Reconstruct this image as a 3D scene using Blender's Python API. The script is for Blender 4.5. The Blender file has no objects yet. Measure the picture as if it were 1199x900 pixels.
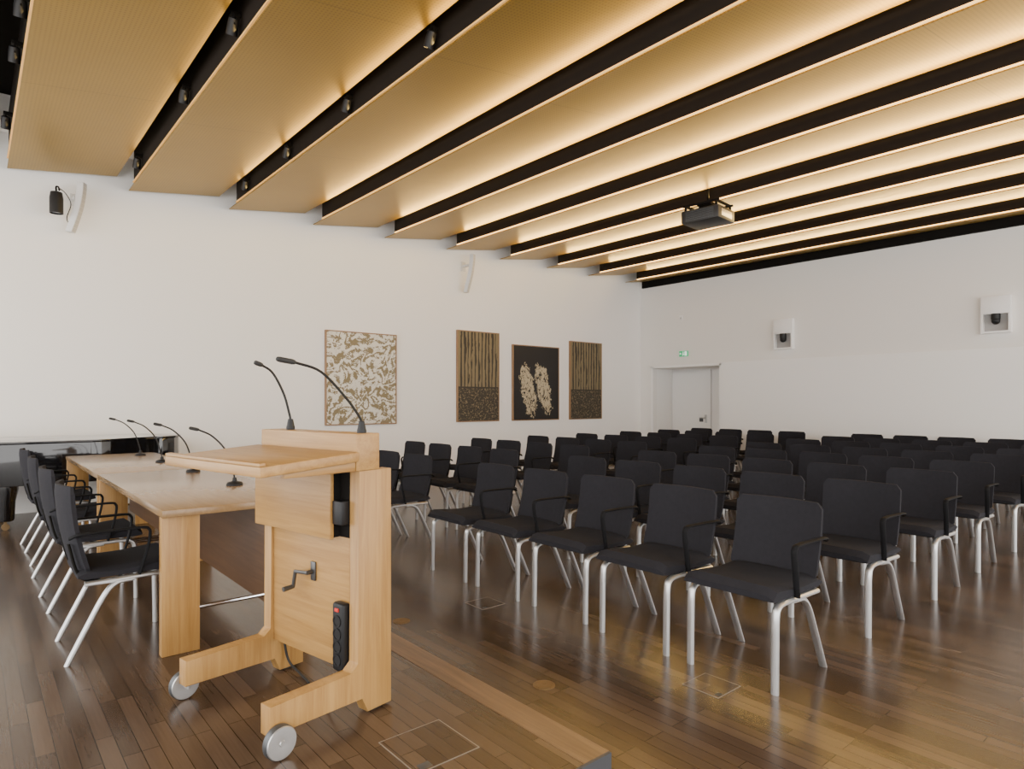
import bpy, bmesh, math, random
from mathutils import Vector, Matrix
random.seed(4)
C = bpy.context.scene.collection
F, CX, HY, H = 750.0, 599.5, 470.0, 1.32
W, L = 9.53, 12.0            # wall with pictures at y=W, wall with door at x=L
CA, SA = 0.763, 0.646
STEP = 0.07                  # platform height; platform top is z=0, main floor is z=-STEP
ZF = -STEP
K = (H+STEP)/H
def floor_pt(px, py, z=0.0):
    d = F*(H-z)/(py-HY); lat = (px-CX)*d/F
    return Vector((SA*d+CA*lat, CA*d-SA*lat, z))
def wallL(px, py, off=0.0):
    r = (px-CX)/F; d = (W-off)/(CA-SA*r)
    return Vector((d*(SA+CA*r), W-off, H+(HY-py)*d/F))
def wallR(px, py, off=0.0):
    r = (px-CX)/F; d = (L-off)/(SA+CA*r)
    return Vector((L-off, d*(CA-SA*r), H+(HY-py)*d/F))

# ------------------------------------------------------------------ materials
def nodes(name):
    m = bpy.data.materials.new(name); m.use_nodes = True
    nt = m.node_tree; b = nt.nodes['Principled BSDF']
    return m, nt, b
def N(nt, t, **kw):
    n = nt.nodes.new(t)
    for k, v in kw.items(): setattr(n, k, v)
    return n
def V(nt, node, idx, val):
    if isinstance(val, bpy.types.NodeSocket): nt.links.new(val, node.inputs[idx])
    else: node.inputs[idx].default_value = val
def M(nt, op, a, b=0.0, c=0.0):
    n = N(nt, 'ShaderNodeMath', operation=op)
    V(nt, n, 0, a); V(nt, n, 1, b); V(nt, n, 2, c)
    return n.outputs[0]
def mixc(nt, fac, a, b):
    n = N(nt, 'ShaderNodeMix', data_type='RGBA')
    V(nt, n, 0, fac); V(nt, n, 6, a); V(nt, n, 7, b)
    return n.outputs[2]
def c4(c): return (c[0], c[1], c[2], 1.0)
def coords(nt, scale=(1,1,1)):
    tc = N(nt, 'ShaderNodeTexCoord'); mp = N(nt, 'ShaderNodeMapping')
    nt.links.new(tc.outputs['Object'], mp.inputs['Vector']); mp.inputs['Scale'].default_value = scale
    return mp.outputs[0]
def noise(nt, vec, scale, detail=3.0, rough=0.5, dist=0.0):
    n = N(nt, 'ShaderNodeTexNoise'); nt.links.new(vec, n.inputs['Vector'])
    n.inputs['Scale'].default_value = scale; n.inputs['Detail'].default_value = detail
    n.inputs['Roughness'].default_value = rough; n.inputs['Distortion'].default_value = dist
    return n.outputs[0]
def plain(name, col, rough=0.5, metal=0.0, var=0.08, scale=8.0, bump=0.0, coat=0.0, bscale=None, spec=0.5):
    m, nt, b = nodes(name); v = coords(nt); n = noise(nt, v, scale)
    a = [max(0, x*(1-var)) for x in col]; d = [min(1, x*(1+var)) for x in col]
    nt.links.new(mixc(nt, n, c4(a), c4(d)), b.inputs['Base Color'])
    b.inputs['Roughness'].default_value = rough; b.inputs['Metallic'].default_value = metal
    b.inputs['Coat Weight'].default_value = coat; b.inputs['Specular IOR Level'].default_value = spec
    if bump:
        bn = N(nt, 'ShaderNodeBump'); bn.inputs['Strength'].default_value = bump; bn.inputs['Distance'].default_value = 0.002
        nt.links.new(noise(nt, v, bscale or scale*20), bn.inputs['Height']); nt.links.new(bn.outputs[0], b.inputs['Normal'])
    return m
def wood(name, c1, c2, axis, rough=0.4, coat=0.1, spec=0.4):
    m, nt, b = nodes(name); s = [34, 34, 34]; s[axis] = 1.7
    v = coords(nt, s); n = noise(nt, v, 1.0, 6, 0.65, 0.8)
    s2 = [7, 7, 7]; s2[axis] = 0.9
    n2 = noise(nt, coords(nt, s2), 1.0, 2, 0.5, 0.5)
    f = M(nt, 'ADD', M(nt, 'MULTIPLY', M(nt, 'SUBTRACT', n, 0.5), 2.2), M(nt, 'ADD', M(nt, 'MULTIPLY', M(nt, 'SUBTRACT', n2, 0.5), 0.8), 0.5))
    f = M(nt, 'MINIMUM', M(nt, 'MAXIMUM', f, 0.0), 1.0)
    nt.links.new(mixc(nt, f, c4(c1), c4(c2)), b.inputs['Base Color'])
    b.inputs['Roughness'].default_value = rough; b.inputs['Coat Weight'].default_value = coat; b.inputs['Coat Roughness'].default_value = 0.25
    b.inputs['Specular IOR Level'].default_value = spec
    return m
def emit(name, col, st):
    m, nt, b = nodes(name); v = coords(nt); n = noise(nt, v, 3)
    nt.links.new(mixc(nt, n, c4([x*0.95 for x in col]), c4(col)), b.inputs['Emission Color'])
    b.inputs['Base Color'].default_value = c4(col); b.inputs['Emission Strength'].default_value = st
    return m
def floor_mat(name='floor_planks', dark=(0.035, 0.0215, 0.0138, 1), light=(0.124, 0.080, 0.051, 1)):
    m, nt, b = nodes(name)
    tc = N(nt, 'ShaderNodeTexCoord'); mp = N(nt, 'ShaderNodeMapping')
    nt.links.new(tc.outputs['Object'], mp.inputs['Vector']); mp.inputs['Rotation'].default_value = (0, 0, math.pi/2)
    br = N(nt, 'ShaderNodeTexBrick'); nt.links.new(mp.outputs[0], br.inputs['Vector'])
    br.offset = 0.37; br.offset_frequency = 3; br.squash = 1.0
    br.inputs['Color1'].default_value = (0, 0, 0, 1); br.inputs['Color2'].default_value = (1, 1, 1, 1); br.inputs['Mortar'].default_value = (0, 0, 0, 1)
    br.inputs['Scale'].default_value = 1.0; br.inputs['Mortar Size'].default_value = 0.0015
    br.inputs['Brick Width'].default_value = 0.55; br.inputs['Row Height'].default_value = 0.062; br.inputs['Bias'].default_value = -0.1
    g = noise(nt, coords(nt, (60, 3.0, 1)), 1.6, 4, 0.6, 0.3)
    f = M(nt, 'ADD', M(nt, 'ADD', M(nt, 'MULTIPLY', br.outputs['Color'], 0.58), 0.13), M(nt, 'MULTIPLY', M(nt, 'SUBTRACT', g, 0.4), 0.42))
    f = M(nt, 'MINIMUM', M(nt, 'MAXIMUM', f, 0.0), 1.0)
    col = mixc(nt, f, dark, light)
    col = mixc(nt, br.outputs['Fac'], col, (0.007, 0.0045, 0.003, 1))
    nt.links.new(col, b.inputs['Base Color'])
    nt.links.new(M(nt, 'ADD', M(nt, 'MULTIPLY', g, 0.12), 0.18), b.inputs['Roughness'])
    b.inputs['Specular IOR Level'].default_value = 0.35
    bn = N(nt, 'ShaderNodeBump'); bn.inputs['Strength'].default_value = 0.10; bn.inputs['Distance'].default_value = 0.0013
    nt.links.new(M(nt, 'SUBTRACT', M(nt, 'MULTIPLY', g, 0.5), br.outputs['Fac']), bn.inputs['Height']); nt.links.new(bn.outputs[0], b.inputs['Normal'])
    return m
def panel_mat():
    m, nt, b = nodes('perforated_gold_panel')
    v = coords(nt); sx = N(nt, 'ShaderNodeSeparateXYZ'); nt.links.new(v, sx.inputs[0])
    P = 0.03
    fx = M(nt, 'SUBTRACT', M(nt, 'FRACT', M(nt, 'DIVIDE', sx.outputs[0], P)), 0.5)
    fy = M(nt, 'SUBTRACT', M(nt, 'FRACT', M(nt, 'DIVIDE', sx.outputs[1], P)), 0.5)
    d = M(nt, 'ADD', M(nt, 'MULTIPLY', fx, fx), M(nt, 'MULTIPLY', fy, fy))
    hole = M(nt, 'LESS_THAN', d, 0.07)
    seam = M(nt, 'LESS_THAN', M(nt, 'FRACT', M(nt, 'DIVIDE', M(nt, 'ADD', sx.outputs[1], 40.0), 2.6)), 0.003)
    n = noise(nt, v, 0.9, 4, 0.6)
    col = mixc(nt, n, (0.285, 0.168, 0.020, 1), (0.385, 0.236, 0.034, 1))
    col = mixc(nt, M(nt, 'MULTIPLY', hole, 0.30), col, (0.08, 0.045, 0.005, 1))
    col = mixc(nt, M(nt, 'MULTIPLY', seam, 0.5), col, (0.13, 0.08, 0.015, 1))
    nt.links.new(col, b.inputs['Base Color'])
    b.inputs['Roughness'].default_value = 0.38; b.inputs['Metallic'].default_value = 0.6
    return m

MW = plain('white_plaster', (0.88, 0.86, 0.825), 0.85, var=0.01, scale=1.2, bump=0.05)
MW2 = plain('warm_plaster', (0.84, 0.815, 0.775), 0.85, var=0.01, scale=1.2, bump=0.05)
MCLAD = plain('white_cladding', (0.90, 0.885, 0.86), 0.6, var=0.01, scale=1.0)
MDOOR = plain('door_paint', (0.90, 0.88, 0.85), 0.5, var=0.01, scale=2)
MBLK = plain('black_paint', (0.007, 0.006, 0.005), 0.8, var=0.15, spec=0.12)
MFIN = plain('dark_brown_beam', (0.013, 0.009, 0.006), 0.7, var=0.2, spec=0.2)
MCEIL = plain('black_ceiling', (0.012, 0.011, 0.010), 0.9, var=0.2, spec=0.1)
MPLAS = plain('black_plastic', (0.010, 0.010, 0.011), 0.45, var=0.1, spec=0.3)
MARM = plain('black_armrest', (0.010, 0.010, 0.011), 0.7, var=0.1, spec=0.1)
MRUB = plain('black_rubber', (0.015, 0.015, 0.015), 0.7, var=0.1)
MFAB = plain('charcoal_fabric', (0.0195, 0.0190, 0.0230), 0.95, var=0.18, scale=40, bump=0.5, bscale=500, spec=0.2)
MALU = plain('satin_aluminium', (0.58, 0.58, 0.58), 0.36, metal=0.85, var=0.03)
MCHR = plain('chrome', (0.75, 0.75, 0.76), 0.18, metal=1.0, var=0.03)
MSTEEL = plain('dull_steel', (0.11, 0.11, 0.11), 0.35, metal=0.8, var=0.08)
MBRASS = plain('aged_brass', (0.20, 0.13, 0.06), 0.5, metal=0.4, var=0.15, scale=30, spec=0.3)
MPIANO = plain('piano_lacquer', (0.005, 0.005, 0.006), 0.08, var=0.1, coat=0.6)
MIVORY = plain('ivory_keys', (0.8, 0.78, 0.7), 0.3, var=0.03)
MWHT = plain('white_plastic', (0.88, 0.865, 0.85), 0.45, var=0.02)
MSPK = plain('speaker_enclosure_white', (0.66, 0.65, 0.635), 0.5, var=0.02)
MGREY = plain('dark_grey_metal', (0.09, 0.095, 0.10), 0.4, metal=0.6, var=0.1)
MPROJ = plain('projector_case', (0.035, 0.033, 0.032), 0.45, var=0.1, spec=0.3)
MBOXF = plain('floor_box_trim', (0.25, 0.215, 0.18), 0.5, metal=0.3, var=0.1, spec=0.3)
MFASC = plain('grey_step_edge', (0.050, 0.052, 0.058), 0.5, var=0.1)
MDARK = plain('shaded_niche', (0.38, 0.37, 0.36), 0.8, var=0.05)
MGREEN = emit('exit_green', (0.02, 0.42, 0.16), 0.5)
MEXW = emit('exit_white', (0.85, 0.95, 0.88), 0.8)
MRED = emit('red_lamp', (0.6, 0.03, 0.02), 0.1)
MLENS = plain('lamp_lens', (0.45, 0.47, 0.50), 0.1, var=0.1, coat=1.0)
OAK1, OAK2 = (0.290, 0.146, 0.040), (0.450, 0.260, 0.086)
MOX = wood('oak_grain_along', OAK1, OAK2, 0); MOY = wood('oak_grain_across', OAK1, OAK2, 1); MOZ = wood('oak_grain_upright', OAK1, OAK2, 2)
MTOP = wood('table_top_oak', (0.225, 0.134, 0.058), (0.305, 0.192, 0.090), 1, 0.25, 0.25)
MMOD = wood('brown_modesty_board', (0.085, 0.042, 0.019), (0.135, 0.068, 0.031), 1, 0.5)
MNOSE = wood('platform_edge_wood', (0.105, 0.062, 0.034), (0.205, 0.128, 0.072), 1, 0.30, 0.0, 0.30)
MFRAME = wood('picture_frame_wood', (0.22, 0.12, 0.055), (0.34, 0.20, 0.10), 2)
MFLOOR = floor_mat(); MPANEL = panel_mat()
MGRILLE = plain('grille_cloth', (0.52, 0.51, 0.50), 0.8, var=0.04, scale=80)
LEDS = {}
def led_mat(st):
    if st not in LEDS: LEDS[st] = emit('warm_led', (1.0, 0.58, 0.18), st)
    return LEDS[st]

def art_woodcut():
    m, nt, b = nodes('print_hills'); v = coords(nt); sx = N(nt, 'ShaderNodeSeparateXYZ'); nt.links.new(v, sx.inputs[0])
    n = noise(nt, v, 3.6, 2, 0.5, 1.0)
    n2 = noise(nt, coords(nt, (26, 26, 34)), 1.0, 3, 0.65, 1.4)
    n3 = noise(nt, coords(nt, (6, 6, 9)), 1.0, 2, 0.5, 0.6)
    band = M(nt, 'SINE', M(nt, 'ADD', M(nt, 'MULTIPLY', sx.outputs[2], 22.0), M(nt, 'MULTIPLY', n, 30.0)))
    f = M(nt, 'ADD', M(nt, 'ADD', M(nt, 'MULTIPLY', band, 0.14), n2), M(nt, 'MULTIPLY', M(nt, 'SUBTRACT', n3, 0.5), 0.5))
    rp = M(nt, 'GREATER_THAN', f, 0.485)
    nt.links.new(mixc(nt, rp, (0.22, 0.175, 0.095, 1), (0.70, 0.67, 0.59, 1)), b.inputs['Base Color']); b.inputs['Roughness'].default_value = 0.7
    return m
def art_stripes():
    m, nt, b = nodes('print_trunks'); v = coords(nt); sx = N(nt, 'ShaderNodeSeparateXYZ'); nt.links.new(v, sx.inputs[0])
    n = noise(nt, coords(nt, (16, 1, 1.6)), 1.0, 4, 0.6, 0.4)
    n2 = noise(nt, coords(nt, (30, 1, 30)), 1.0, 3, 0.6, 0.8)
    w = M(nt, 'SINE', M(nt, 'ADD', M(nt, 'MULTIPLY', sx.outputs[0], 78.0), M(nt, 'MULTIPLY', n, 9.0)))
    up = M(nt, 'GREATER_THAN', M(nt, 'ADD', M(nt, 'MULTIPLY', w, 0.3), n), 0.45)
    lowmask = M(nt, 'LESS_THAN', sx.outputs[2], -0.22)
    lo = M(nt, 'GREATER_THAN', n2, 0.57)
    f = M(nt, 'ADD', M(nt, 'MULTIPLY', up, M(nt, 'SUBTRACT', 1.0, lowmask)), M(nt, 'MULTIPLY', lo, lowmask))
    edge = M(nt, 'GREATER_THAN', sx.outputs[2], -0.19); e2 = M(nt, 'LESS_THAN', sx.outputs[2], -0.22)
    f = M(nt, 'MULTIPLY', f, M(nt, 'MAXIMUM', edge, e2))
    nt.links.new(mixc(nt, f, (0.035, 0.027, 0.017, 1), (0.20, 0.155, 0.08, 1)), b.inputs['Base Color']); b.inputs['Roughness'].default_value = 0.6
    return m
def art_figures():
    m, nt, b = nodes('print_figures'); v = coords(nt); sx = N(nt, 'ShaderNodeSeparateXYZ'); nt.links.new(v, sx.inputs[0])
    x, z = sx.outputs[0], sx.outputs[2]
    n = noise(nt, coords(nt, (9, 1, 7)), 1.0, 4, 0.7, 1.0); n2 = noise(nt, coords(nt, (26, 1, 12)), 1.0, 3, 0.6, 1.4)
    def ell(cx, cz, rx, rz, sh):
        zz = M(nt, 'SUBTRACT', z, cz); xx = M(nt, 'SUBTRACT', M(nt, 'SUBTRACT', x, cx), M(nt, 'MULTIPLY', zz, sh))
        a = M(nt, 'DIVIDE', xx, rx); c = M(nt, 'DIVIDE', zz, rz)
        return M(nt, 'ADD', M(nt, 'MULTIPLY', a, a), M(nt, 'MULTIPLY', c, c))
    e = M(nt, 'MINIMUM', ell(-0.22, -0.14, 0.18, 0.48, -0.2), ell(0.20, -0.10, 0.18, 0.48, -0.25))
    e = M(nt, 'ADD', e, M(nt, 'MULTIPLY', M(nt, 'SUBTRACT', n, 0.5), 3.8))
    f = M(nt, 'MULTIPLY', M(nt, 'LESS_THAN', e, 1.05), M(nt, 'GREATER_THAN', n2, 0.45))
    nt.links.new(mixc(nt, f, (0.008, 0.007, 0.007, 1), (0.48, 0.40, 0.26, 1)), b.inputs['Base Color']); b.inputs['Roughness'].default_value = 0.6
    return m

# ------------------------------------------------------------------ mesh builder
def smooth_path(pts, k=5):
    pts = [Vector(p) for p in pts]; out = []
    for i in range(len(pts)-1):
        p0 = pts[i-1] if i else pts[0]*2-pts[1]; p1, p2 = pts[i], pts[i+1]
        p3 = pts[i+2] if i+2 < len(pts) else p2*2-p1
        for j in range(k):
            t = j/k
            out.append(0.5*((2*p1)+(p2-p0)*t+(2*p0-5*p1+4*p2-p3)*t*t+(3*p1-p0-3*p2+p3)*t**3))
    out.append(pts[-1]); return out
class MB:
    def __init__(s): s.bm = bmesh.new()
    def _bev(s, vs, bev, seg):
        es = list({e for v in vs for e in v.link_edges})
        bmesh.ops.bevel(s.bm, geom=es, offset=bev, segments=seg, affect='EDGES', profile=0.5)
    def box(s, x0, x1, y0, y1, z0, z1, bev=0.0, seg=2, mat=None):
        mtx = Matrix.Translation(((x0+x1)/2, (y0+y1)/2, (z0+z1)/2)) @ Matrix.Diagonal((abs(x1-x0), abs(y1-y0), abs(z1-z0), 1))
        r = bmesh.ops.create_cube(s.bm, size=1.0, matrix=(mat @ mtx) if mat else mtx)
        if bev: s._bev(r['verts'], bev, seg)
        return s
    def prism(s, pts, plane, c0, c1, bev=0.0, seg=2):
        def P(a, b, c): return {'xz': (a, c, b), 'xy': (a, b, c), 'yz': (c, a, b)}[plane]
        A = [s.bm.verts.new(P(a, b, c0)) for a, b in pts]; B = [s.bm.verts.new(P(a, b, c1)) for a, b in pts]
        s.bm.faces.new(A); s.bm.faces.new(B[::-1]); n = len(pts)
        for i in range(n): s.bm.faces.new((A[i], B[i], B[(i+1) % n], A[(i+1) % n]))
        if bev: s._bev(A+B, bev, seg)
        return s
    def tube(s, path, ra, rb=None, n=10, ref=(0, 1, 0), flat=None):
        path = [Vector(p) for p in path]; rb = rb or ra; rings = []
        for i, p in enumerate(path):
            t = (path[min(i+1, len(path)-1)]-path[max(i-1, 0)]).normalized(); rf = Vector(ref)
            if abs(t.dot(rf)) > 0.95: rf = Vector((1, 0, 0)) if abs(t.x) < 0.9 else Vector((0, 0, 1))
            a = t.cross(rf).normalized(); b = a.cross(t).normalized()
            r1 = ra[i] if isinstance(ra, (list, tuple)) else ra; r2 = rb[i] if isinstance(rb, (list, tuple)) else rb
            rings.append([s.bm.verts.new(p+a*math.cos(2*math.pi*k/n)*r1+b*math.sin(2*math.pi*k/n)*r2) for k in range(n)])
        if flat is not None:
            for ring in rings:
                for v in ring:
                    if v.co.z < flat: v.co.z = flat
            ends = [r for r in (rings[0], rings[-1]) if min(v.co.z for v in r) <= flat+0.02]
            for r in ends:
                for v in r: v.co.z = flat
        for q in range(len(rings)-1):
            for k in range(n): s.bm.faces.new((rings[q][k], rings[q][(k+1) % n], rings[q+1][(k+1) % n], rings[q+1][k]))
        s.bm.faces.new(rings[0][::-1]); s.bm.faces.new(rings[-1]); return s
    def lathe(s, prof, n=24, mat=None):
        mat = mat or Matrix.Identity(4); rings = []
        for r, z in prof:
            rings.append([s.bm.verts.new(mat @ Vector((r*math.cos(2*math.pi*k/n), r*math.sin(2*math.pi*k/n), z))) for k in range(n)])
        for q in range(len(rings)-1):
            for k in range(n): s.bm.faces.new((rings[q][k], rings[q][(k+1) % n], rings[q+1][(k+1) % n], rings[q+1][k]))
        s.bm.faces.new(rings[0][::-1]); s.bm.faces.new(rings[-1]); return s
    def sphere(s, c, r, sc=(1, 1, 1), u=16, v=10):
        bmesh.ops.create_uvsphere(s.bm, u_segments=u, v_segments=v, radius=r, matrix=Matrix.Translation(c) @ Matrix.Diagonal((*sc, 1))); return s
    def build(s, name, mat, parent=None, kind=None):
        bm = s.bm; bmesh.ops.recalc_face_normals(bm, faces=bm.faces)
        for f in bm.faces: f.smooth = True
        for e in bm.edges:
            if len(e.link_faces) == 2 and e.calc_face_angle(0) > 0.55: e.smooth = False
        me = bpy.data.meshes.new(name); bm.to_mesh(me); bm.free(); me.materials.append(mat)
        o = bpy.data.objects.new(name, me); C.objects.link(o)
        if parent: o.parent = parent
        if kind: o['kind'] = kind
        return o
def thing(name, label, cat, loc=(0, 0, 0), rz=0.0, group=None):
    o = bpy.data.objects.new(name, None); C.objects.link(o); o.empty_display_size = 0.1
    o.location = loc; o.rotation_euler = (0, 0, rz); o['label'] = label; o['category'] = cat
    if group: o['group'] = group
    return o
def tag(o, label, cat, group=None):
    o['label'] = label; o['category'] = cat
    if group: o['group'] = group
    return o
def copy_tree(root, loc, rz, label):
    r = root.copy(); C.objects.link(r); r.location = loc; r.rotation_euler = (0, 0, rz); r['label'] = label
    for ch in list(root.children):
        c = ch.copy(); C.objects.link(c); c.parent = r
        for g in list(ch.children):
            d = g.copy(); C.objects.link(d); d.parent = c
    return r
ORD = ['first', 'second', 'third', 'fourth', 'fifth', 'sixth', 'seventh', 'eighth', 'ninth', 'tenth', 'eleventh', 'twelfth']

# ------------------------------------------------------------------ room shell
X0, Y0, ZT = -3.0, -3.0, 4.75
MB().box(X0, L+1.2, Y0, W+0.2, ZF-0.15, ZF).build('floor', MFLOOR, kind='structure')
MB().box(X0, L+1.2, Y0, W+0.2, ZT, ZT+0.1).build('ceiling', MCEIL, kind='structure')
MB().box(X0, L+1.2, W, W+0.2, ZF, ZT).build('wall_left', MW, kind='structure')
DY0, DY1, DZ = 7.39, 9.20, 2.08
b = MB(); b.box(L, L+0.2, Y0, DY0, ZF, ZT); b.box(L, L+0.2, DY1, W, ZF, ZT); b.box(L, L+0.2, DY0, DY1, DZ, ZT)
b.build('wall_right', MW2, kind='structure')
b = MB(); b.box(L+0.2, L+0.9, DY0-0.1, DY0, ZF, DZ+0.1); b.box(L+0.2, L+0.9, DY1, DY1+0.1, ZF, DZ+0.1); b.box(L+0.2, L+0.9, DY0, DY1, DZ, DZ+0.1); b.box(L+0.8, L+0.9, DY0, DY1, ZF, DZ)
b.build('wall_niche', MW, kind='structure')
MB().box(L-0.03, L, Y0, DY0-0.005, ZF, 2.14).build('trim_1', MCLAD, kind='structure')
b = MB()
b.box(L-0.012, L, DY0-0.0, DY0+0.05, ZF, DZ+0.05); b.box(L-0.012, L, DY1-0.05, DY1, ZF, DZ+0.05); b.box(L-0.012, L, DY0, DY1, DZ, DZ+0.05)
b.build('trim_2', MCLAD, kind='structure')
dr = MB().box(L+0.755, L+0.795, 8.13, 9.15, ZF+0.01, DZ-0.04, 0.004).build('door_1', MDOOR, kind='structure')
b = MB(); b.tube([(L+0.755, 8.25, 0.95), (L+0.70, 8.25, 0.95), (L+0.70, 8.38, 0.95)], 0.011, n=8, ref=(0, 0, 1)); b.box(L+0.745, L+0.755, 8.22, 8.28, 0.84, 1.02, 0.003)
b.build('door_handle', MALU, dr)
MB().box(L+0.748, L+0.755, 8.32, 8.42, 0.86, 0.96, 0.002).build('door_plate', MGREY, dr)
MB().box(L+0.765, L+0.795, DY0+0.02, 8.11, ZF+0.01, DZ-0.04, 0.004).build('door_2', MDOOR, kind='structure')
MB().box(X0, L, W-0.012, W, ZF, 0.06).build('baseboard_left', MW, kind='structure')
MB().box(L-0.042, L-0.03, Y0, DY0-0.01, ZF, 0.02).build('baseboard_right', MW, kind='structure')
MB().box(X0, L, W-0.42, W, 4.46, ZT).build('trim_4', MW, kind='structure')

# low platform
EX, EY = 1.846, 1.60
pf = thing('stage_platform', 'low dark wood platform under the table and lectern with grey step edge', 'platform', (0, 0, ZF))
MB().box(X0, EX-0.14, EY+0.012, W-0.013, 0.0005, STEP).build('deck', MFLOOR, pf)
MB().box(EX-0.136, EX, EY+0.012, W-0.013, 0.0005, STEP).build('nosing', MNOSE, pf)
MB().box(X0, EX, EY, EY+0.0115, 0.0005, STEP-0.001).build('fascia', MFASC, pf)

# ------------------------------------------------------------------ ceiling louvres
XP, X00, ZB = 1.225, 0.35, 4.02
YA, YB = -2.6, W-0.10
PWD, RISE = 1.075, 0.152
names = {-2: 'ceiling louvre beyond the left edge, above the camera', -1: 'narrow sliver of gold louvre at the top left corner'}
for n in range(-2, 10):
    xn = X00+XP*n; wd = min(PWD, L-0.02-xn)
    if n == -1: wd = 0.86
    lab = names.get(n) or ('%s long gold perforated ceiling louvre counted from the left' % ORD[n])
    if n == 9: lab = 'last narrow gold ceiling louvre against the wall with the door'
    t = thing('ceiling_louvre', lab, 'ceiling panel', (xn, 0, ZB), 0, 'gold louvres across the ceiling')
    rs = RISE*wd/PWD
    MB().prism([(-0.02, -0.002), (wd, rs), (wd, rs+0.012), (-0.02, 0.010)], 'xz', YA, YB).build('panel', MPANEL, t)
    MB().box(-0.018, 0.0, YA, YB-0.32, 0.0115, 0.55).build('fin', MFIN, t)
    if n >= 0:
        st = [0.02, 0.02, 0.08, 0.9, 2.4, 3.8, 5, 5.5, 5.5, 5.5][n]
        MB().box(-0.034, -0.0185, YA, YB-0.34, 0.0115, 0.027).build('light_strip', led_mat(st), t)
        li = bpy.data.lights.new('louvre_lamp', 'AREA'); li.shape = 'RECTANGLE'; li.size = 0.025; li.size_y = YB-YA-0.9
        li.energy = [5, 13, 30, 56, 78, 90, 98, 102, 102, 102][n]; li.color = (1.0, 0.655, 0.21)
        lo = bpy.data.objects.new('louvre_lamp', li); C.objects.link(lo); lo.location = (xn-0.062, (YA+YB)/2-0.2, ZB+0.066)
        dirv = Vector((-1.0, 0, 0.65)).normalized()
        zax = -dirv; yax = Vector((0, 1, 0)); xax = yax.cross(zax)
        lo.rotation_euler = Matrix((xax, yax, zax)).transposed().to_euler()
MB().box(L-0.06, L-0.001, YA, YB, ZB-0.07, ZB+0.12).build('trim_3', MBLK, kind='structure')

# spotlights in the dark channels
def spot(n, y, label, tilt=0.5):
    t = thing('ceiling_spotlight', label, 'spotlight', (X00+XP*n-0.074, y, ZB+0.10), 0, 'spotlights in the ceiling channels')
    MB().box(-0.02, 0.0555, -0.03, 0.03, 0.08, 0.11, 0.004).build('bracket', MBLK, t)
    b = MB(); b.tube([(-0.0, -0.048, 0.0), (0.0, -0.048, 0.07), (0.0, -0.035, 0.09), (0.0, 0.035, 0.09), (0.0, 0.048, 0.07), (0, 0.048, 0)], 0.005, n=6, ref=(1, 0, 0)); b.build('yoke', MBLK, t)
    R = Matrix.Rotation(tilt, 4, 'X') @ Matrix.Rotation(math.pi, 4, 'X') @ Matrix.Scale(0.8, 4)
    MB().lathe([(0.02, -0.085), (0.045, -0.075), (0.05, -0.03), (0.052, 0.07), (0.048, 0.07), (0.046, 0.055)], 20, R).build('lamp_head', MPLAS, t)
    MB().lathe([(0.001, 0.056), (0.044, 0.056), (0.044, 0.060), (0.001, 0.062)], 20, R).build('lens', MLENS, t)
for i, y in enumerate([5.01, 6.44, 8.6]): spot(1, y, '%s black spotlight between first and second gold louvres, counted from the camera' % ORD[i])
for i, y in enumerate([4.2, 5.65, 7.15, 8.58]): spot(2, y, '%s black spotlight between second and third gold louvres, counted from the camera' % ORD[i])
for i, y in enumerate([5.75, 6.55, 8.2]): spot(0, y, ['nearest', 'middle', 'farthest'][i]+' black spotlight in the dark channel at top left corner')

# projector
p = thing('projector', 'black ceiling projector hanging below the gold louvres', 'projector', (7.62, 4.9, 3.72), 0.1)
MB().box(-0.24, 0.24, -0.27, 0.27, 0.0, 0.17, 0.02).build('body', MPROJ, p)
MB().lathe([(0.06, 0), (0.065, 0.05), (0.055, 0.08), (0.05, 0.07)], 20, Matrix.Translation((0.23, 0.1, 0.09)) @ Matrix.Rotation(math.pi/2, 4, 'Y')).build('lens', MGREY, p)
b = MB()
for i in range(6): b.box(-0.245, -0.238, -0.2, 0.2, 0.025+i*0.022, 0.035+i*0.022)
b.build('vent', MGREY, p)
MB().box(-0.15, 0.15, -0.272, -0.268, 0.04, 0.13, 0.003).build('connector_plate', MALU, p)
b = MB()
for sx in (-0.20, 0.20):
    for sy in (-0.22, 0.22): b.box(sx-0.012, sx+0.012, sy-0.012, sy+0.012, 0.165, 0.25)
    b.box(sx-0.014, sx+0.014, -0.26, 0.26, 0.225, 0.25)
for sy in (-0.22, 0.22): b.box(-0.22, 0.22, sy-0.014, sy+0.014, 0.225, 0.25)
b.box(-0.12, 0.12, -0.10, 0.10, 0.235, 0.262)
for sx in (-0.08, 0.08): b.tube([(sx, 0.14, 0.165), (sx*0.6, 0.05, 0.27)], 0.010, n=8)
b.tube([(0, 0, 0.255), (0, 0, 1.03)], 0.018, n=12)
b.build('mounting_frame', MBLK, p)

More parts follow.
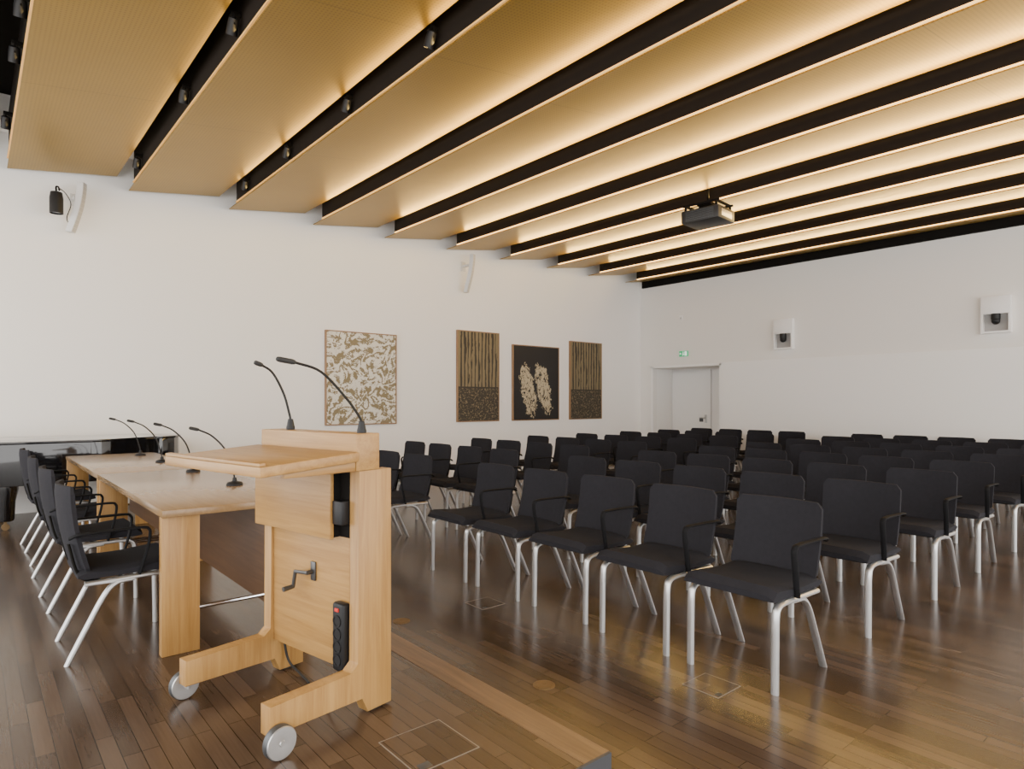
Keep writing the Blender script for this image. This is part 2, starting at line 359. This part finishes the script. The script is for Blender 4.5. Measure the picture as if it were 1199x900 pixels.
# ------------------------------------------------------------------ audience chairs
def leg_front(sy):
    return MB().tube(smooth_path([(-0.235, sy, 0.0), (-0.232, sy, 0.2), (-0.228, sy, 0.34), (-0.208, sy, 0.385), (-0.158, sy, 0.397), (-0.05, sy, 0.397), (0.17, sy, 0.393)], 4), 0.0140, 0.0195, flat=0.0)
def leg_rear(sy):
    return MB().tube(smooth_path([(-0.05, sy*0.985, 0.388), (0.03, sy*0.985, 0.378), (0.085, sy, 0.322), (0.165, sy, 0.165), (0.245, sy, 0.0)], 5), 0.0140, 0.0195, flat=0.0)
def arm_mesh(s, zt=0.655):
    y = 0.254*s
    path = smooth_path([(0.235, 0.235*s, zt-0.022), (0.19, y, zt-0.004), (0.05, y, zt), (-0.085, y, zt), (-0.112, y, zt-0.012), (-0.118, y, zt-0.04), (-0.105, y, zt-0.12), (-0.07, 0.245*s, 0.41)], 5)
    return MB().tube(path, 0.0075, 0.0155)
def backrest(ztop):
    bm = MB(); nu, nv = 12, 12; z0 = 0.435; fr = []; bk = []
    for j in range(nv+1):
        v = j/nv; z = z0+(ztop-z0)*v
        e = min(v, 1-v)*(ztop-z0); r = 0.03
        w = 0.230-(r-math.sqrt(max(0, r*r-(r-min(e, r))**2)))*0.8
        rowf, rowb = [], []
        for i in range(nu+1):
            u = -1+2*i/nu; y = u*w; xc = 0.188+0.076*v+0.016*math.sin(v*3.14)-0.040*u*u
            th = 0.0150*(1-0.35*max(0, abs(u)*2-1)**4)*(1-0.4*max(0, abs(2*v-1)*2-1)**6)
            rowf.append(bm.bm.verts.new((xc-th, y, z))); rowb.append(bm.bm.verts.new((xc+th, y, z)))
        fr.append(rowf); bk.append(rowb)
    for j in range(nv):
        for i in range(nu):
            bm.bm.faces.new((fr[j][i], fr[j][i+1], fr[j+1][i+1], fr[j+1][i])); bm.bm.faces.new((bk[j][i], bk[j+1][i], bk[j+1][i+1], bk[j][i+1]))
        bm.bm.faces.new((fr[j][0], fr[j+1][0], bk[j+1][0], bk[j][0])); bm.bm.faces.new((fr[j][nu], bk[j][nu], bk[j+1][nu], fr[j+1][nu]))
    for i in range(nu):
        bm.bm.faces.new((fr[0][i], bk[0][i], bk[0][i+1], fr[0][i+1])); bm.bm.faces.new((fr[nv][i], fr[nv][i+1], bk[nv][i+1], bk[nv][i]))
    return bm
def seat_mesh():
    # padded seat: domed across, rounded front edge
    m = MB(); nx, ny = 14, 12; top = []; bot = []
    for i in range(nx+1):
        u = i/nx; x = -0.272+0.472*u; rt, rb = [], []
        for j in range(ny+1):
            v = -1+2*j/ny; y = 0.236*v
            ex = min(u, 1-u)*0.472; ey = (1-abs(v))*0.236
            def rd(e, r): return r-math.sqrt(max(0, r*r-(r-min(e, r))**2))
            zt = 0.478-0.012*u-0.012*math.exp(-((u-0.55)/0.3)**2)+0.004*(1-v*v)-rd(ex, 0.035 if u < 0.5 else 0.015)*0.9-rd(ey, 0.02)*0.8
            zb = 0.410+rd(ex, 0.02)*0.6+rd(ey, 0.015)*0.5
            rt.append(m.bm.verts.new((x, y, zt))); rb.append(m.bm.verts.new((x, y, min(zb, zt-0.008))))
        top.append(rt); bot.append(rb)
    for i in range(nx):
        for j in range(ny):
            m.bm.faces.new((top[i][j], top[i+1][j], top[i+1][j+1], top[i][j+1])); m.bm.faces.new((bot[i][j], bot[i][j+1], bot[i+1][j+1], bot[i+1][j]))
        m.bm.faces.new((top[i][0], bot[i][0], bot[i+1][0], top[i+1][0])); m.bm.faces.new((top[i][ny], top[i+1][ny], bot[i+1][ny], bot[i][ny]))
    for j in range(ny):
        m.bm.faces.new((top[0][j], top[0][j+1], bot[0][j+1], bot[0][j])); m.bm.faces.new((top[nx][j], bot[nx][j], bot[nx][j+1], top[nx][j+1]))
    return m
def make_chair(name, label, group, arms, ztop):
    t = thing(name, label, 'chair', (0, 0, 0), 0, group)
    seat_mesh().build('seat', MFAB, t)
    backrest(ztop).build('backrest', MFAB, t)
    for sy in (-0.222, 0.222): leg_front(sy).build('leg', MALU, t)
    for sy in (-0.222, 0.222): leg_rear(sy).build('leg', MALU, t)
    b = MB()
    for sy in (-0.19, 0.19): b.tube(smooth_path([(0.10, sy, 0.405), (0.17, sy, 0.410), (0.205, sy, 0.47), (0.235, sy, 0.60)], 4), 0.007, 0.013)
    b.tube([(0.0, -0.222, 0.39), (0.0, 0.222, 0.39)], 0.009, ref=(0, 0, 1))
    b.build('back_frame', MBLK, t)
    for s in arms: arm_mesh(s).build('armrest', MARM, t)
    return t
AG = 'audience chairs set out in rows'
proto = make_chair('padded_chair', '', AG, (-1,), 0.815); proto.scale = (K, K, K)
rows = [3.015+1.057*i for i in range(8)]
colsR = [1.668+0.589*i for i in range(5)]
colsL = [5.205+0.589*i for i in range(4)]
first = True
rowname = ['front row', 'second row', 'third row', 'fourth row', 'fifth row', 'sixth row', 'seventh row', 'back row']
for i, rx in enumerate(rows):
    for j, y in enumerate(colsR+colsL):
        if j < 5:
            pos = 'rightmost at the open end' if j == 0 else ('at the aisle' if j == 4 else '%s from the right end' % ORD[j])
            lab = 'charcoal padded chair, %s right of the aisle, %s' % (rowname[i], pos)
        else:
            k = j-5; pos = 'next to the aisle' if k == 0 else ('nearest the picture wall' if k == 3 else '%s from the aisle' % ORD[k])
            lab = 'charcoal padded chair, %s on the picture wall side, %s' % (rowname[i], pos)
        jx, jy, jr = random.uniform(-.015, .015), random.uniform(-.01, .01), random.uniform(-.025, .025)
        loc = ((rx+jx)*K, (y+jy)*K, ZF)
        if first: proto.location = loc; proto.rotation_euler.z = jr; proto['label'] = lab; first = False
        else: copy_tree(proto, loc, jr, lab)

# chairs behind the table
PG = 'armchairs behind the panel table'
ys = [4.10, 5.15, 6.20, 7.25]
labs = ['charcoal armchair behind the table, nearest the lectern', 'charcoal armchair behind the table, second from the lectern', 'charcoal armchair behind the table, third from the lectern', 'charcoal armchair behind the table, farthest from lectern, beside the piano']
ch = make_chair('padded_armchair', labs[0], PG, (-1, 1), 0.89)
ch.location = (0.615, ys[0], 0.001); ch.rotation_euler.z = math.pi
for y, lb, a in list(zip(ys, labs, [0, .02, -.03, .02]))[1:]: copy_tree(ch, (0.615, y, 0.001), math.pi+a, lb)

# ------------------------------------------------------------------ tables
def make_table(label, y0, y1):
    t = thing('panel_table', label, 'table', (0.75, y0, 0))
    ln = y1-y0; wd = 0.80
    MB().box(0, wd, 0.002, ln-0.002, 0.722, 0.762, 0.004).build('tabletop', MTOP, t)
    for yy in (0.03, ln-0.085):
        for xx in (0.0, wd-0.19):
            MB().box(xx+0.003, xx+0.187, yy, yy+0.055, 0.0, 0.7215, 0.004).build('leg', MOZ, t)
        MB().tube([(0.18, yy+0.028, 0.22), (wd-0.18, yy+0.028, 0.22)], 0.011, n=10, ref=(0, 0, 1)).build('cross_bar', MCHR, t)
    MB().box(0.55, 0.57, 0.10, ln-0.10, 0.16, 0.7215, 0.003).build('modesty_panel', MMOD, t)
    return t
make_table('oak panel table nearer the lectern, with panel legs', 3.65, 5.80)
make_table('oak panel table farther away, its end toward the piano', 5.80, 7.95)

# microphones
def mic(label, loc, tip, base_r, group, rz=0.0, loop=0.6):
    t = thing('gooseneck_microphone', label, 'microphone', loc, rz, group)
    MB().lathe([(base_r, 0.0), (base_r, 0.012), (base_r*0.85, 0.022), (0.016, 0.028), (0.012, 0.05), (0.007, 0.052)], 24).build('base', MPLAS, t)
    tx, ty, tz = tip
    path = smooth_path([(0, 0, 0.045), (0.04*tx, 0.04*ty, tz*0.25), (0.20*tx, .20*ty, tz*loop), (0.50*tx, .50*ty, tz*0.85), (0.80*tx, 0.80*ty, tz*0.965)], 6)
    MB().tube(path, 0.0055, n=8).build('gooseneck', MPLAS, t)
    a, c = path[-1], Vector(tip); dd = (c-a).normalized()
    MB().tube([a-dd*0.005, a, a+dd*0.01, a+(c-a)*0.8, a+(c-a)*0.95, c], [0.005, 0.009, 0.011, 0.011, 0.009, 0.004], n=10).build('capsule', MRUB, t)
TG = 'table microphones'
my = [4.46, 5.50, 6.58, 7.55]
ml = ['black gooseneck microphone on the table, nearest the lectern', 'black gooseneck microphone on the table, second from the lectern', 'black gooseneck microphone on the table, third from the lectern', 'black gooseneck microphone on the table, farthest, by the piano']
for y, lb in zip(my, ml): mic(lb, (1.35, y, 0.762), (-0.28, 0.0, 0.39), 0.052, TG)

# ------------------------------------------------------------------ lectern
LR = math.atan2(0.19, 0.982)
lec = thing('lectern', 'light oak wheeled lectern with crank handle standing beside the table', 'lectern', (0.87, 2.38, 0), LR)
sp = [(-0.03, 0.082), (0.395, 0.078), (0.42, 0.010), (0.55, 0.010), (0.55, 1.03), (0.375, 1.03), (0.375, 0.225), (0.34, 0.195), (-0.03, 0.195)]
MB().prism(sp, 'xz', 0.0, 0.06, 0.003).build('side_panel', MOZ, lec)
MB().prism(sp, 'xz', 0.67, 0.73, 0.003).build('side_panel', MOZ, lec)
MB().box(0.388, 0.41, 0.06, 0.67, 0.17, 1.03, 0.002).build('front_panel', MOY, lec)
MB().prism([(-0.08, 1.043), (-0.08, 1.083), (0.359, 1.112), (0.359, 1.072)], 'xz', -0.025, 0.755, 0.005).build('desk_top', MOY, lec)
MB().prism([(-0.08, 1.0835), (-0.08, 1.096), (-0.055, 1.098), (-0.055, 1.0855)], 'xz', -0.02, 0.75, 0.002).build('paper_stop', MOY, lec)
for s0 in (0.0, 0.70):
    MB().prism([(0.03, 1.030), (0.03, 1.048), (0.358, 1.070), (0.358, 1.030)], 'xz', s0, s0+0.028, 0.002).build('desk_bracket', MOX, lec)
MB().box(0.325, 0.345, 0.13, 0.73, 0.735, 1.062, 0.002).build('drawer_front', MOY, lec)
MB().box(0.346, 0.387, 0.135, 0.665, 0.74, 1.029).build('document_box', MBLK, lec)  # solid block, coloured black to imitate the shaded inside of the compartment
MB().box(0.380, 0.3875, 0.061, 0.134, 0.74, 1.029).build('cavity_shade', MBLK, lec)  # black sheet added to darken the gap, shade put in as colour
MB().box(0.335, 0.379, 0.063, 0.128, 0.80, 0.90, 0.004).build('control_unit', MPLAS, lec)
MB().box(0.360, 0.482, -0.004, 0.734, 1.0305, 1.186, 0.004).build('rear_ledge', MOY, lec)
MB().box(0.378, 0.3875, 0.318, 0.352, 0.515, 0.600, 0.002).build('crank_plate', MSTEEL, lec)
b = MB(); b.tube([(0.385, 0.336, 0.555), (0.348, 0.336, 0.555)], 0.010, n=10); b.tube([(0.350, 0.33, 0.555), (0.350, 0.43, 0.547)], 0.0085, n=10); b.tube([(0.350, 0.426, 0.552), (0.350, 0.445, 0.472)], 0.0085, n=10)
b.tube([(0.352, 0.445, 0.476), (0.30, 0.445, 0.472)], [0.010, 0.012], n=10); b.build('crank_handle', MSTEEL, lec)
ps = MB().box(0.345, 0.387, 0.068, 0.145, 0.175, 0.465, 0.012, 3).build('power_strip', MPLAS, lec)
for i in range(4):
    MB().lathe([(0.026, 0.0), (0.026, 0.004), (0.021, 0.004), (0.020, 0.001)], 18, Matrix.Translation((0.3445, 0.107, 0.225+i*0.055)) @ Matrix.Rotation(-math.pi/2, 4, 'Y')).build('socket', MPLAS, ps)
MB().box(0.339, 0.346, 0.095, 0.119, 0.43, 0.445, 0.002).build('switch', MRED, ps)
MB().tube(smooth_path([(0.366, 0.107, 0.18), (0.360, 0.115, 0.11), (0.355, 0.17, 0.040), (0.37, 0.27, 0.009), (0.41, 0.38, 0.008), (0.44, 0.47, 0.008), (0.46, 0.56, 0.012), (0.45, 0.645, 0.06), (0.43, 0.66, 0.20)], 6), 0.006, n=8).build('cable', MRUB, lec)
WR = 0.063
for s0, s1 in ((-0.036, -0.004), (0.734, 0.766)):
    R = Matrix.Translation((0.0, s0, WR)) @ Matrix.Rotation(-math.pi/2, 4, 'X')
    w = s1-s0
    ty = MB().lathe([(WR-0.008, 0), (WR-0.002, 0.001), (WR, 0.006), (WR, w-0.006), (WR-0.002, w-0.001), (WR-0.008, w)], 36, R).build('wheel', MGREY, lec)
    MB().lathe([(0.001, -0.006), (0.010, -0.006), (0.012, -0.003), (0.030, -0.004), (WR-0.005, -0.003), (WR-0.0025, 0.001), (WR-0.008, w*0.5), (WR-0.0025, w-0.001), (WR-0.005, w+0.002), (0.001, w+0.003)], 36, R).build('hub', MALU, ty)
    yy = 0.03 if s0 < 0.1 else 0.70
    MB().tube([(0.0, s0+0.005, WR), (0.0, yy, WR), (0.0, yy, 0.10)], 0.010, n=10, ref=(1, 0, 0)).build('axle', MALU, lec)
for s0 in (0.015, 0.685): MB().box(0.45, 0.51, s0, s0+0.03, 0.0, 0.012).build('foot_pad', MRUB, lec)
def lpt(t, s, z):
    return Vector((0.87+math.cos(LR)*t-math.sin(LR)*s, 2.38+math.sin(LR)*t+math.cos(LR)*s, z))
mic('black gooseneck microphone on the lectern ledge, nearer the camera', lpt(0.425, 0.045, 1.186), (-0.37, 0.05, 0.30), 0.020, 'lectern microphones', LR, 0.5)
mic('black gooseneck microphone on the lectern ledge, farther side', lpt(0.425, 0.585, 1.186), (-0.18, 0.01, 0.315), 0.020, 'lectern microphones', LR, 0.55)

# ------------------------------------------------------------------ grand piano
pi = thing('grand_piano', 'glossy black grand piano behind the table against white wall', 'piano', (0.0, 8.20, 0))
def outline(g=0.0):
    pts = [(-0.15-g, -0.0-g), (1.0, -0.0-g)]
    for k in range(1, 9):
        a = k/8; pts.append((1.0+0.75*a, -g+0.30*(3*a*a-2*a**3)))
    for k in range(1, 10):
        a = -math.pi/2+math.pi*k/10
        pts.append((1.72+(0.30+g)*math.cos(a), 0.76+(0.46+g)*math.sin(a)))
    pts += [(1.6, 1.22+g), (-0.15-g, 1.22+g)]
    return pts
MB().prism(outline(), 'xy', 0.46, 0.885, 0.004).build('rim', MPIANO, pi)
MB().prism(outline(0.02), 'xy', 0.887, 0.91, 0.006).build('lid', MPIANO, pi)
kb = MB().box(-0.42, -0.151, -0.02, 1.24, 0.56, 0.70, 0.006).build('keybed', MPIANO, pi)
MB().box(-0.36, -0.20, 0.06, 1.16, 0.701, 0.72).build('white_keys', MIVORY, kb)
b = MB()
for k in range(36): b.box(-0.30, -0.20, 0.075+k*0.030, 0.085+k*0.030, 0.7205, 0.73)
b.build('black_keys', MPIANO, kb)
for s0 in (-0.02, 1.20): MB().box(-0.42, -0.151, s0, s0+0.04, 0.7005, 0.80, 0.01).build('key_cheek', MPIANO, kb)
for x, y in ((0.28, 0.16), (0.28, 1.06), (1.62, 0.72)):
    lg = MB().lathe([(0.05, 0.09), (0.07, 0.10), (0.075, 0.12), (0.085, 0.3), (0.11, 0.42), (0.11, 0.4595)], 16, Matrix.Translation((x, y, 0))).build('leg', MPIANO, pi)
    MB().lathe([(0.035, -0.012), (0.035, 0.012)], 18, Matrix.Translation((x, y, 0.035)) @ Matrix.Rotation(math.pi/2, 4, 'X')).build('caster', MBRASS, lg)
    MB().box(x-0.012, x+0.012, y-0.025, y+0.025, 0.04, 0.092).build('caster_fork', MBRASS, lg)
b = MB(); b.tube([(0.02, 0.52, 0.12), (0.02, 0.55, 0.46)], 0.014); b.tube([(0.02, 0.70, 0.12), (0.02, 0.67, 0.46)], 0.014); b.box(-0.02, 0.06, 0.48, 0.74, 0.07, 0.13, 0.008)
ly = b.build('pedal_lyre', MPIANO, pi)
for k in range(3): MB().box(-0.14, -0.02, 0.535+k*0.065, 0.555+k*0.065, 0.085, 0.095, 0.003).build('pedal', MBRASS, ly)

# ------------------------------------------------------------------ pictures on the wall
def picture(x0, x1, yt, yb, mat, fmat, label, name='framed_print'):
    a, c = wallL(x0, yt), wallL(x1, yb)
    zt, zb = wallL(x0, yt).z, wallL(x0, yb).z
    t = thing(name, label, 'picture', ((a.x+c.x)/2, W, (zt+zb)/2)); w, h = (c.x-a.x)/2, (zt-zb)/2
    MB().box(-w+0.015, w-0.015, -0.035, -0.002, -h+0.015, h-0.015).build('canvas', mat, t)
    b = MB(); f = 0.017
    b.box(-w, w, -0.045, -0.0, h-f, h); b.box(-w, w, -0.045, -0.0, -h, -h+f); b.box(-w, -w+f, -0.045, -0.0, -h+f, h-f); b.box(w-f, w, -0.045, -0.0, -h+f, h-f)
    b.build('frame', fmat, t)
SM = art_stripes()
picture(380, 463, 386, 498, art_woodcut(), MFRAME, 'large cream and olive woodcut print in thin wooden frame')
picture(534, 583, 386, 494, SM, MFRAME, 'tall dark print with gold vertical streaks, left of the black one')
picture(599, 653, 403, 492.5, art_figures(), MFRAME, 'black print with two pale gold jagged figures')
picture(666, 703, 399, 491, SM, MFRAME, 'tall dark gold-streaked print nearest the room corner')
lp = wallL(590, 470)
tag(MB().box(lp.x-0.06, lp.x+0.06, W-0.008, W+0.004, lp.z-0.03, lp.z+0.03, 0.001).build('caption_card', MWHT), 'small white caption card on wall beside the black print', 'card')

# ------------------------------------------------------------------ wall loudspeakers
def array(px, yt, yb, label, rz):
    a, c = wallL(px, yt, 0.2), wallL(px, yb, 0.2); h = a.z-c.z
    t = thing('line_array_loudspeaker', label, 'loudspeaker', (a.x, W, c.z), 0, 'white curved wall loudspeakers')
    b = MB(); pfr = []; pbk = []
    for k in range(13):
        v = k/12; z = h*v; off = 0.08-0.13*math.sin(v*math.pi*0.5)
        pfr.append((off-0.042, z)); pbk.append((off+0.030, z))
    cab = b.prism(pfr+pbk[::-1], 'yz', -0.045, 0.045, 0.005).build('cabinet', MSPK, t)
    g = MB()
    for k in range(12):
        p0, p1 = pfr[k], pfr[k+1]
        g.prism([(p0[0]-0.003, p0[1]+0.003), (p1[0]-0.003, p1[1]-0.003), (p1[0]+0.004, p1[1]-0.003), (p0[0]+0.004, p0[1]+0.003)], 'yz', -0.038, 0.038)
    gr = g.build('grille', MGRILLE, cab)
    cab.location = (0, -0.20, 0); cab.rotation_euler.z = rz
    b = MB(); b.box(-0.03, 0.03, -0.19, 0.004, h*0.70, h*0.75, 0.002); b.box(-0.05, 0.05, -0.012, 0.004, h*0.6, h*0.85, 0.002); b.build('wall_bracket', MSPK, t)
array(90, 214, 272, 'white curved loudspeaker on the wall at far left', 1.0)
array(550, 298, 342, 'white curved loudspeaker on the wall above the tall prints', 0.5)
q = wallL(66, 237, 0.25)
t = thing('wall_spotlight', 'black cylinder spotlight on a wall arm beside the left loudspeaker', 'spotlight', (q.x, q.y, q.z))
MB().lathe([(0.03, 0.13), (0.06, 0.12), (0.07, 0.05), (0.07, -0.13), (0.062, -0.13), (0.06, -0.11)], 20).build('lamp_head', MPLAS, t)
MB().lathe([(0.001, -0.112), (0.058, -0.112), (0.058, -0.106), (0.001, -0.106)], 20).build('lens', MLENS, t)
MB().tube(smooth_path([(0.0, 0.0, 0.12), (0.0, 0.02, 0.19), (0.03, 0.12, 0.22), (0.05, 0.25, 0.22)], 5), 0.01, n=8).build('wall_arm', MBLK, t)
MB().tube(smooth_path([(0.02, 0.06, 0.20), (0.10, 0.12, 0.16), (0.16, 0.17, 0.05), (0.12, 0.19, -0.12), (0.16, 0.22, -0.2)], 5), 0.005, n=6).build('cable', MRUB, t)

# ------------------------------------------------------------------ things on the right wall
def wallcam(x0, x1, yt, yb, label):
    xm = (x0+x1)/2; a, c = wallR(xm, yt), wallR(xm, yb); h = a.z-c.z
    w = abs(wallR(x0, yt).y-wallR(x1, yt).y)/2
    t = thing('wall_camera_box', label, 'camera', (L, a.y, c.z), 0, 'camera boxes on the wall with the door')
    b = MB(); d = 0.09
    b.box(-d, 0.0, -w, w, h*0.52, h, 0.003); b.box(-d, 0.0, -w, -w+0.03, 0, h*0.52); b.box(-d, 0.0, w-0.03, w, 0, h*0.52); b.box(-d, 0.0, -w+0.03, w-0.03, 0, 0.03)
    b.build('housing', MWHT, t)
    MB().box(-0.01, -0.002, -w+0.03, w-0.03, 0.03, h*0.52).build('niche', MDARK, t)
    cm = MB().lathe([(0.06, h*0.519), (0.06, h*0.38), (0.055, h*0.37)], 20, Matrix.Translation((-0.075, 0, 0))).build('camera_base', MPLAS, t)
    MB().sphere((-0.075, 0, h*0.33), 0.058).build('camera_head', MPLAS, cm)
wallcam(908, 930, 374, 409, 'white wall box with black dome camera, closer to the door')
wallcam(1150, 1185, 347, 390, 'white wall box with black dome camera at the right edge')
a = wallR(801, 414)
t = thing('exit_sign', 'small green emergency exit sign above the door', 'sign', (L, a.y, a.z))
MB().box(-0.03, 0.0, -0.11, 0.11, -0.06, 0.06, 0.004).build('panel', MGREEN, t)
b = MB()
b.box(-0.033, -0.0302, -0.09, -0.035, -0.045, 0.045); b.sphere((-0.031, 0.005, 0.036), 0.010, (0.3, 1, 1), 10, 6)
b.prism([(-0.012, 0.02), (0.014, 0.022), (0.02, -0.005), (0.002, -0.01)], 'yz', -0.033, -0.0302); b.prism([(0.018, -0.005), (0.028, -0.045), (0.018, -0.045), (0.004, -0.008)], 'yz', -0.033, -0.0302)
b.prism([(0.002, -0.006), (-0.022, -0.03), (-0.014, -0.036), (0.012, -0.012)], 'yz', -0.033, -0.0302); b.prism([(0.05, 0.006), (0.075, 0.006), (0.075, 0.022), (0.098, 0.0), (0.075, -0.022), (0.075, -0.006), (0.05, -0.006)], 'yz', -0.033, -0.0302)
b.build('pictogram', MEXW, t)
a = wallR(798, 372)
t = thing('wall_sensor', 'tiny white sensor high above the door', 'sensor', (L, a.y, a.z))
MB().box(-0.03, 0.0, -0.045, 0.045, -0.05, 0.05, 0.008).build('housing', MWHT, t)
MB().sphere((-0.03, 0, -0.01), 0.022, (0.6, 1, 1), 12, 8).build('lens', MALU, t)

# ------------------------------------------------------------------ floor fittings
def rnd(px, py, label, r=0.055):
    a = floor_pt(px, py, ZF); t = thing('floor_socket', label, 'floor socket', (a.x, a.y, ZF), 0, 'round brass floor sockets')
    MB().lathe([(r, 0.0), (r, 0.003), (r*0.86, 0.004), (r*0.84, 0.0025), (r*0.001, 0.0025)], 28).build('ring', MBRASS, t)
    MB().lathe([(r*0.78, 0.0026), (r*0.78, 0.005), (r*0.2, 0.005), (r*0.16, 0.0035), (0.001, 0.0035)], 24).build('lid', MBRASS, t)
rnd(637, 802, 'round brass floor socket in front of the second nearest front chair')
rnd(470, 727, 'round brass floor socket just right of the lectern')
def fbox(px, py, w, h, label, z=0.0):
    a = floor_pt(px, py, z); t = thing('floor_box', label, 'floor box', (a.x, a.y, z), 0, 'flush floor boxes')
    b = MB(); e = 0.004
    b.box(-w, w, h-e, h, 0, 0.002); b.box(-w, w, -h, -h+e, 0, 0.002); b.box(-w, -w+e, -h+e, h-e, 0, 0.002); b.box(w-e, w, -h+e, h-e, 0, 0.002)
    b.build('frame', MBOXF, t)
    MB().box(-w+e, w-e, -h+e, h-e, 0, 0.0015).build('lid', MFLOOR, t)
    MB().box(-w*0.8, -w*0.45, -h*0.9, -h*0.65, 0.0015, 0.0025, 0.0003).build('cable_flap', MGREY, t)
fbox(502, 872, 0.14, 0.14, 'square floor box with wooden lid beside the lectern foot')
fbox(833, 802, 0.10, 0.10, 'small square floor box in front of the nearest front row chair', ZF)
fbox(568, 706, 0.10, 0.10, 'small square floor box under the front row near the aisle', ZF)

# ------------------------------------------------------------------ light and camera
w = bpy.data.worlds.new('daylight'); bpy.context.scene.world = w; w.use_nodes = True
bg = w.node_tree.nodes['Background']; bg.inputs[0].default_value = (1.0, 0.98, 0.955, 1); bg.inputs[1].default_value = 4.8
cam = bpy.data.cameras.new('camera'); co = bpy.data.objects.new('camera', cam); C.objects.link(co)
co.location = (0, 0, H); co.rotation_euler = (math.pi/2, 0, -math.atan2(SA, CA))
cam.sensor_width = 36; cam.lens = 36*F/1199; cam.shift_y = 20/1199; cam.clip_start = 0.05
bpy.context.scene.camera = co
